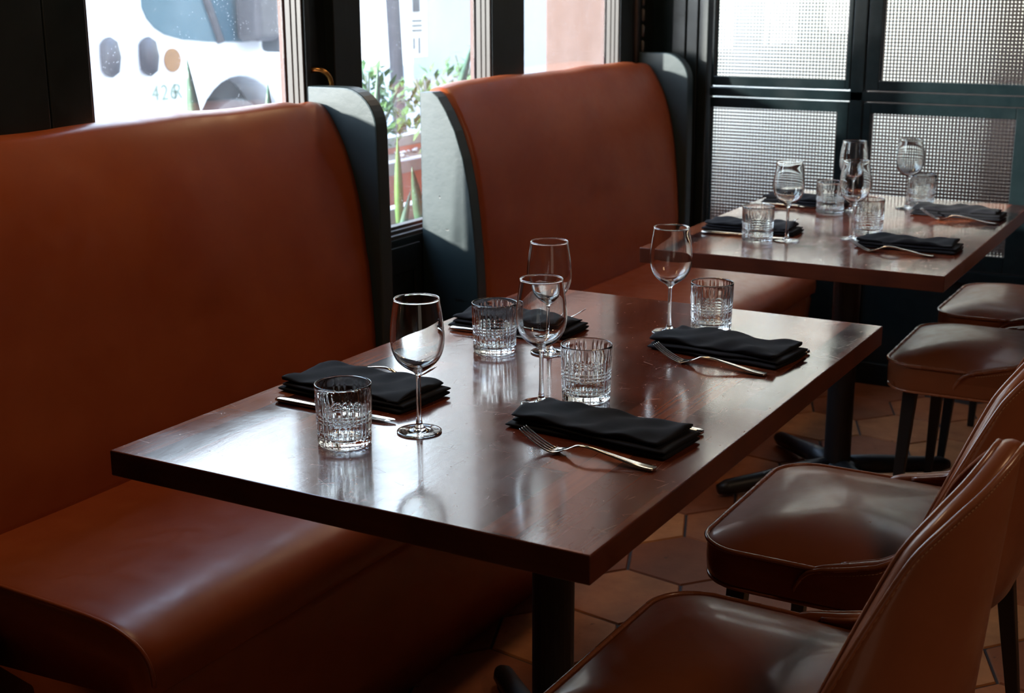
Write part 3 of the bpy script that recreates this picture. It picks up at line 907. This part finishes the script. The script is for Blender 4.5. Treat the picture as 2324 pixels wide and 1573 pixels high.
# van parked along the street, front towards +y
def van():
    t = thing('delivery_van', 'white delivery van parked in the street outside the first window', 'van', (-6.4, 6.5, ZR-.08))
    XS = -5.5
    def V(y4, z4): return (-1.313+(y4+1.313)*1.2774, 1.385-(1.385-z4)*1.2774)
    X0 = XS+6.4; OY = -6.5; OZ = -(ZR-.08)
    yc, zt = V(4.965, .874)                # wheel arch crown
    zw = .36+ZR-.08; ra = zt-zw
    yb, yf = yc-5.3, yc+.95
    side = [(yb, .30), (yb, 2.30), (yb+.12, 2.42), (yf-2.15, 2.44), (yf-1.85, 2.38), (yf-.98, 1.50), (yf-.25, 1.18), (yf-.03, .95), (yf, .45), (yf-.06, .28)]
    bm = B()
    prof = []
    # lower edge with wheel arches
    for (cy) in (yc, yc-3.6):
        prof += [(cy+ra*math.cos(a), zw+ra*math.sin(a)) for a in [PI*k/16 for k in range(17)]]
    full = side + []
    full = [(y, z) for y, z in full] + [(yc+ra, .26)] + [(y, max(z, .26)) for y, z in prof[:17]] + [(yc-ra, .26), (yc-3.6+ra, .26)] + [(y, max(z, .26)) for y, z in prof[17:]] + [(yc-3.6-ra, .26)]
    out = []
    for p in full:
        if not out or (abs(p[0]-out[-1][0])+abs(p[1]-out[-1][1])) > 1e-4: out.append(p)
    r0 = [(X0, y+OY, z+OZ) for y, z in out]; r1 = [(X0-1.9, y+OY, z+OZ) for y, z in out]
    loft(bm, [r0, r1])
    obj('body', bm, M['van'], t, bevel=.03, bseg=3)
    # side window with curved lower line
    w = [V(*q) for q in ((4.204, 1.275), (4.235, 1.215), (4.29, 1.165), (4.36, 1.13), (4.50, 1.098), (4.70, 1.08), (4.98, 1.068), (5.12, 1.068))]
    top = [(yf-1.00, 1.50), (yf-1.35, 1.86), (w[0][0]+.03, 1.92), (w[0][0]-.0, 1.5)]
    poly = w + [(w[-1][0]+.02, 1.38)] + top
    bm = B()
    loft(bm, [[(X0-.01, y+OY, z+OZ) for y, z in poly], [(X0+.008, y+OY, z+OZ) for y, z in poly]])
    obj('window', bm, M['vanglass'], t)
    # window divider bar
    a, b = V(4.70, 1.305), V(4.80, 1.075)
    bm = B(); tube(bm, [(X0+.01, a[0]+OY-.05, 1.62+OZ), (X0+.015, a[0]+OY, a[1]+OZ), (X0+.015, b[0]+OY, b[1]+OZ)], .03, 10); obj('window_bar', bm, M['grey'], t)
    # door handles
    for (y4, z4) in ((3.928, 1.03), (4.205, 1.022)):
        y, z = V(y4, z4)
        bm = B(); tube(bm, [(X0+.02, y+OY, z+OZ-.115), (X0+.035, y+OY, z+OZ-.09), (X0+.045, y+OY, z+OZ), (X0+.035, y+OY, z+OZ+.09), (X0+.02, y+OY, z+OZ+.115)], [.035, .06, .068, .06, .035], 14)
        obj('door_handle', bm, M['grey'], t, smooth=True)
        h = t.children[-1] if False else None
    y, z = V(4.41, .992)
    bm = B(); tube(bm, [(X0-.005, y+OY, z+OZ), (X0+.01, y+OY, z+OZ)], .082, 32); o = obj('badge', bm, M['orange'], t); o['label'] = 'round orange badge'
    # lettering
    for body, y4 in (('426', 4.235), ('R', 4.40)):
      fc = bpy.data.curves.new('text', 'FONT'); fc.body = body; fc.size = .155; fc.extrude = .002; fc.space_character = 1.15
      fo = bpy.data.objects.new('tmp', fc); link(fo)
      dg = bpy.context.evaluated_depsgraph_get(); me = bpy.data.meshes.new_from_object(fo.evaluated_get(dg))
      bpy.data.objects.remove(fo)
      tx = bpy.data.objects.new('lettering', me); me.materials.append(M['faint']); link(tx); tx.parent = t
      y, z = V(y4, .782)
      tx.matrix_local = Matrix.Translation((X0+.004, y+OY, z+OZ)) @ Matrix(((0, 0, 1, 0), (1, 0, 0, 0), (0, 1, 0, 0), (0, 0, 0, 1)))
    # wheels and arch liners
    for cy in (yc, yc-3.6):
        bm = B(); tube(bm, [(X0-.28, cy+OY, zw+OZ), (X0-.26, cy+OY, zw+OZ), (X0-.05, cy+OY, zw+OZ), (X0-.03, cy+OY, zw+OZ)], [.30, .345, .345, .30], 32)
        wh = obj('wheel', bm, M['rubber'], t)
        bm = B(); tube(bm, [(X0-.05, cy+OY, zw+OZ), (X0-.02, cy+OY, zw+OZ)], .2, 20); obj('hubcap', bm, M['grey'], wh)
        bm = B(); tube(bm, [(X0-.5, cy+OY, zw+OZ), (X0-.30, cy+OY, zw+OZ)], ra*.99, 32); obj('arch_liner', bm, M['grey'], t)
    # door mirror
    y, z = V(5.02, 1.2)
    bm = B(); box(bm, X0+.02, X0+.25, y+OY-.13, y+OY+.13, z+OZ-.16, z+OZ+.30)
    m_ = obj('mirror', bm, M['grey'], t, bevel=.05, bseg=4)
    bm = B(); box(bm, X0+.03, X0+.24, y+OY+.13, y+OY+.23, z+OZ-.25, z+OZ-.05); obj('mirror_arm', bm, M['slate'], m_, bevel=.04, bseg=3)
    bm = B(); box(bm, X0-.01, X0+.02, yb+.1+OY, yb+1.2+OY, .9+OZ, 1.0+OZ); obj('side_rail', bm, M['grey'], t)
    return t
van()

def sword_leaf(bm, base, tip, w, bend=(0, 0, 0), th=.004):
    P0, P1 = Vector(base), Vector(tip); b = Vector(bend)
    dr = (P1-P0).normalized()
    side = dr.cross(Vector((-.68, .73, 0))).normalized()
    nr = side.cross(dr).normalized()
    rings = []
    for i in range(13):
        s = i/12
        c = P0.lerp(P1, s) + b*4*s*(1-s)
        ww = w*(.65+.35*math.sin(min(1, s*1.7)*PI/2))*(1-s**2.6)+.0006
        rings.append([c-side*ww, c-nr*th*.3-side*ww*.0+nr*0, c+side*ww, c+nr*th+nr*.012*(1-s)])
    loft(bm, rings)

def plant_sword(name, leaves, label, loc):
    t = thing(name, label, 'plant', loc)
    for (b, tip, w, bend, m) in leaves:
        bm = B()
        sword_leaf(bm, Vector(b)-Vector(loc), Vector(tip)-Vector(loc), w, bend)
        obj('leaf', bm, M[m], t, smooth=True)
    return t
# planter along the window wall
def trough(x0, x1, y0, y1, z0, z1, label, rim, face, group='planters outside the windows'):
    t = thing('planter_box', label, 'planter', ((x0+x1)/2, (y0+y1)/2, z0), 0, group)
    cx, cy = (x0+x1)/2, (y0+y1)/2
    a, b, c, d_ = x0-cx, x1-cx, y0-cy, y1-cy; H = z1-z0; w = .045
    bm = B()
    for q in ((a, a+w, c, d_), (b-w, b, c, d_), (a+w, b-w, c, c+w), (a+w, b-w, d_-w, d_)): box(bm, *q, 0, H-.05)
    box(bm, a+w, b-w, c+w, d_-w, 0, .05)
    obj('box', bm, face, t)
    bm = B()
    for q in ((a-.01, a+w, c-.01, d_+.01), (b-w, b+.01, c-.01, d_+.01), (a+w, b-w, c-.01, c+w), (a+w, b-w, d_-w, d_+.01)): box(bm, *q, H-.05, H)
    obj('rim', bm, rim, t, bevel=.004)
    bm = B(); rings = []
    nx, ny = 10, 40
    vs = [[bm.verts.new((lerp(a+w, b-w, i/nx), lerp(c+w, d_-w, j/ny), H-.075+.02*noise.noise(Vector((i*.7, j*.6, 1))))) for j in range(ny+1)] for i in range(nx+1)]
    for i in range(nx):
        for j in range(ny): bm.faces.new((vs[i][j], vs[i+1][j], vs[i+1][j+1], vs[i][j+1]))
    so = obj('soil', bm, M['soil'], t, smooth=True)
    rr = random.Random(3); bm = B()
    for k in range(160):
        px, py = rr.uniform(a+w, b-w), rr.uniform(c+w, d_-w); q = rr.uniform(.006, .018)
        mtx = Matrix.Translation((px, py, H-.07+q*.3)) @ Matrix.Diagonal((q, q*rr.uniform(.7, 1.3), q*.6, 1))
        bmesh.ops.create_icosphere(bm, subdivisions=1, radius=1, matrix=mtx)
    pe = obj('pebbles', bm, M['pebble'], so, smooth=True); pe['kind'] = 'stuff'
    return t
trough(-1.22, -.86, .75, 3.2, ZR+.02, .665, 'long low planter of soil and pebbles right outside the window wall', M['cement'], M['cement'])
trough(-2.25, -1.68, 1.5, 4.5, ZR+.02, .71, 'salmon coloured planter with grey rim farther from the window', M['cement'], M['terra'])

plant_sword('snake_plant', [
    ((-1.0, 1.345, .62), (-1.0, 1.288, 1.209), .034, (0, .0, 0), 'leafd'),
    ((-1.02, 1.36, .62), (-1.06, 1.42, .98), .02, (0, .01, 0), 'leafd'),
    ((-1.02, 1.60, .62), (-1.0, 1.591, 1.132), .034, (0, .0, 0), 'leafd'),
    ((-1.05, 1.50, .62), (-1.06, 1.44, 1.06), .006, (0, .0, 0), 'leafl')], 'dark sword leaves of a snake plant outside the first window', (-1.0, 1.35, .60))
plant_sword('snake_plant', [
    ((-1.0, 2.38, .60), (-1.0, 2.655, 1.215), .030, (0, -.03, 0), 'leafd'),
    ((-1.05, 2.02, .60), (-1.02, 2.13, 1.16), .022, (0, .03, 0), 'leafd'),
    ((-.98, 2.30, .60), (-.97, 2.225, .84), .022, (0, -.0, 0), 'leafd'),
    ((-.95, 2.11, .60), (-.96, 2.20, .77), .014, (0, -.0, 0), 'leafd'),
    ((-1.1, 2.34, .60), (-1.08, 2.31, .92), .016, (0, -.0, 0), 'leafl')], 'dark sword leaves of a snake plant outside the second window', (-1.0, 2.25, .60))

def shrub(name, loc, rx, ry, rz, n, mat, label, seed, leaf=.03, stem=True):
    t = thing(name, label, 'shrub', loc)
    rr = random.Random(seed); bm = B()
    for k in range(n):
        while True:
            p = Vector((rr.uniform(-1, 1), rr.uniform(-1, 1), rr.uniform(-1, 1)))
            if p.length < 1: break
        p = Vector((p.x*rx, p.y*ry, rz+p.z*rz))
        q = leaf*rr.uniform(.6, 1.3)
        m = Matrix.Translation(p) @ Matrix.Rotation(rr.uniform(0, 6.28), 4, 'Z') @ Matrix.Rotation(rr.uniform(-1.2, 1.2), 4, 'X')
        pts = [(0, -q, 0), (q*.45, 0, q*.12), (0, q, 0), (-q*.45, 0, q*.12), (0, 0, q*.16)]
        v = [bm.verts.new(m @ Vector(c)) for c in pts]
        for f in ((0, 1, 4), (1, 2, 4), (2, 3, 4), (3, 0, 4)): bm.faces.new([v[i] for i in f])
    fo = obj('foliage', bm, mat, t)
    if stem:
        for k in range(5):
            bm = B(); a = rr.uniform(0, 6.28)
            tube(bm, [(0, 0, 0), (rx*.3*math.cos(a), ry*.3*math.sin(a), rz*.8), (rx*.7*math.cos(a), ry*.7*math.sin(a), rz*1.7)], [.012, .009, .004], 6)
            obj('stem', bm, M['bark'], t)
    return t
shrub('leafy_shrub', (-1.98, 3.40, .64), .2, .26, .22, 380, M['leafl'], 'bright green leafy shrub behind the second window', 5, .035)
shrub('leafy_shrub', (-1.95, 4.25, .64), .18, .22, .25, 260, M['leafl'], 'small light green shrub seen beside the pink column', 6, .035)
shrub('leafy_shrub', (-1.95, 3.86, .64), .13, .13, .2, 110, M['leafl'], 'smallest green shrub in the salmon planter, between the two larger ones', 8, .03)
# old trunk stalk
t = thing('tree_trunk', 'grey green trunk of a small tree standing in the planter outside the second window', 'tree trunk', (-1.9, 3.02, .64))
bm = B(); tube(bm, [(0, 0, -.02), (.01, .01, .2), (-.01, .03, .5), (.02, .0, .95), (0, .05, 1.6)], [.05, .045, .045, .04, .03], 12); obj('trunk', bm, M['bark'], t, smooth=True)

# pink stucco column on the facade
bm = B(); box(bm, -1.19, XW-.13, 3.5, 4.0, ZR+.02, 3.2)
o = struct('trim_3', bm, M['column'], 'pink stucco column outside the third window', bevel=.01)
bm = B(); box(bm, XW-.35, XW-.12, YF-2, 3.5, ZC-.25, ZC+.35); 
struct('trim_4', bm, M['column'])

bm = B(); box(bm, XW-.12, XR+.1, YF-.1, YB+.1, ZC+.1, 5.2)
struct('roof_shade_block', bm, M['column'])  # tall unseen block over the room, added to shade the patio

# parking sign leaning in the street
t = thing('parking_sign', 'pale notice sign on a grey post beyond the second window', 'sign', (-3.6, 6.05, ZR+.02))
bm = B(); tube(bm, [(0, 0, 0), (-.03, -.06, 1.6)], .045, 12); obj('post', bm, M['grey'], t)
bm = B(); box(bm, .03, .05, -.0, .22, .98, 1.42); bd = obj('board', bm, M['whitewall'], t)
bm = B(); box(bm, .05, .054, .06, .14, 1.26, 1.36); 
for k in range(3): box(bm, .05, .054, .05, .16, 1.20-k*.03, 1.21-k*.03)
box(bm, .05, .054, .06, .075, 1.03, 1.10); box(bm, .05, .054, .12, .135, 1.0, 1.10)
obj('printing', bm, M['grey'], bd)

# buildings
bm = B(); box(bm, -9.5, -3.3, 15, 17, ZR-.08, 11)
tag(obj('building', bm, M['farwall']), 'building down the street beyond the second and third windows', 'building')
bm = B(); box(bm, -16, -14, -10, 30, ZR-.08, 6)
tag(obj('building', bm, M['whitewall']), 'pale sunlit building across the street, washed out behind the van', 'building')
bm = B(); box(bm, -1.30, 9, 8.4, 9.4, ZR+.02, 7)
struct('wall_dark_backdrop', bm, M['darkbackdrop'])  # backdrop added to keep the right gridded panes dim
bm = B(); box(bm, -3.2, -1.30, 8.6, 9.4, ZR+.02, 7)
struct('wall_pale_backdrop', bm, M['palebackdrop'])  # backdrop added behind the left gridded panes to set their brightness
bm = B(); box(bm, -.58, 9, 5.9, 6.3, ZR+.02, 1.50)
struct('wall_patio', bm, M['stucco'])  # low wall, height and dark colour set for the panes' brightness
bm = B(); box(bm, -1.55, .75, 4.55, 5.0, ZR+.02, .62)
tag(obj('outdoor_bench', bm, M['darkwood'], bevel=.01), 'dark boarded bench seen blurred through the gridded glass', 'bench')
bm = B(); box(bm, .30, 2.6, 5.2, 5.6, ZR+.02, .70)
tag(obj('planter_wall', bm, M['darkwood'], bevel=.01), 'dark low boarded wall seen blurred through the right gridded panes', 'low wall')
t = thing('patio_chair', 'slate coloured outdoor chair seen blurred through the lower left gridded pane', 'chair', (-.98, 5.5, ZR+.02))
bm = B(); box(bm, -.2, .2, -.2, .2, .42, .46); obj('seat', bm, M['slate'], t, bevel=.01)
bm = B(); box(bm, -.2, .2, .17, .21, .46, .90); obj('backrest', bm, M['slate'], t, bevel=.01)
for sx in (-1, 1):
    for sy in (-1, 1):
        bm = B(); tube(bm, [(sx*.18, sy*.18, 0), (sx*.18, sy*.18, .42)], .012, 8); obj('leg', bm, M['slate'], t)
shrub('leafy_shrub', (-1.85, 6.6, ZR+.02), .3, .4, .42, 160, M['leafl'], 'green shrub seen blurred through the left gridded panes', 12, .07)

# ------------------------------------------------------------------ light
W = bpy.data.worlds.new('world'); S.world = W; W.use_nodes = True
nt = W.node_tree; nt.nodes.clear()
o_ = nt.nodes.new('ShaderNodeOutputWorld'); bg = nt.nodes.new('ShaderNodeBackground')
tc = nt.nodes.new('ShaderNodeTexCoord'); sp = nt.nodes.new('ShaderNodeSeparateXYZ'); rp = nt.nodes.new('ShaderNodeValToRGB')
nt.links.new(tc.outputs['Generated'], sp.inputs[0]); nt.links.new(sp.outputs[2], rp.inputs[0]); nt.links.new(rp.outputs[0], bg.inputs[0]); nt.links.new(bg.outputs[0], o_.inputs[0])
cr = rp.color_ramp; cr.elements[0].position = 0; cr.elements[0].color = (1, .99, .97, 1); cr.elements[1].position = 1; cr.elements[1].color = (.35, .50, .9, 1)
e = cr.elements.new(.5); e.color = (.60, .77, 1, 1)
bg.inputs[1].default_value = 10.0

def light(name, typ, loc, energy, col, target=None, **k):
    l = bpy.data.lights.new(name, typ); l.energy = energy; l.color = col
    for q, v in k.items(): setattr(l, q, v)
    o = bpy.data.objects.new(name, l); link(o); o.location = loc
    if target is not None:
        o.rotation_euler = (Vector(target)-Vector(loc)).to_track_quat('-Z', 'Y').to_euler()
    return o
light('sun', 'SUN', (0, 0, 5), 15, (1, .96, .90), (.82, 1, 5-.30), angle=.05)
# warm fill lights added overhead, no lamps are in view
light('overhead_fill', 'AREA', (-.28, .35, 2.3), 5.2, (1, .68, .40), (-.45, .5, 0), shape='DISK', size=.25)
light('overhead_fill', 'AREA', (-.25, 2.5, 2.3), 5, (1, .68, .40), (-.42, 2.6, 0), shape='DISK', size=.25)
light('overhead_fill', 'AREA', (2.5, .5, 2.6), 10, (1, .68, .42), (1.6, .6, 0), shape='DISK', size=.4)
light('camera_side_fill', 'AREA', (3.3, -2.2, 1.5), 4.5, (1, .85, .70), (.6, .8, .8), shape='RECTANGLE', size=1.4, size_y=2.0)  # fill light added on the camera side, there is no door

S.view_settings.view_transform = 'Standard'; S.view_settings.look = 'None'; S.view_settings.gamma = 1; S.view_settings.use_curve_mapping = False
S.view_settings.exposure = 0.0
S.cycles.use_denoising = True
S.cycles.max_bounces = 14; S.cycles.transmission_bounces = 12; S.cycles.transparent_max_bounces = 12; S.cycles.glossy_bounces = 6; S.cycles.diffuse_bounces = 4
S.cycles.caustics_refractive = True; S.cycles.caustics_reflective = False
S.cycles.sample_clamp_indirect = 12
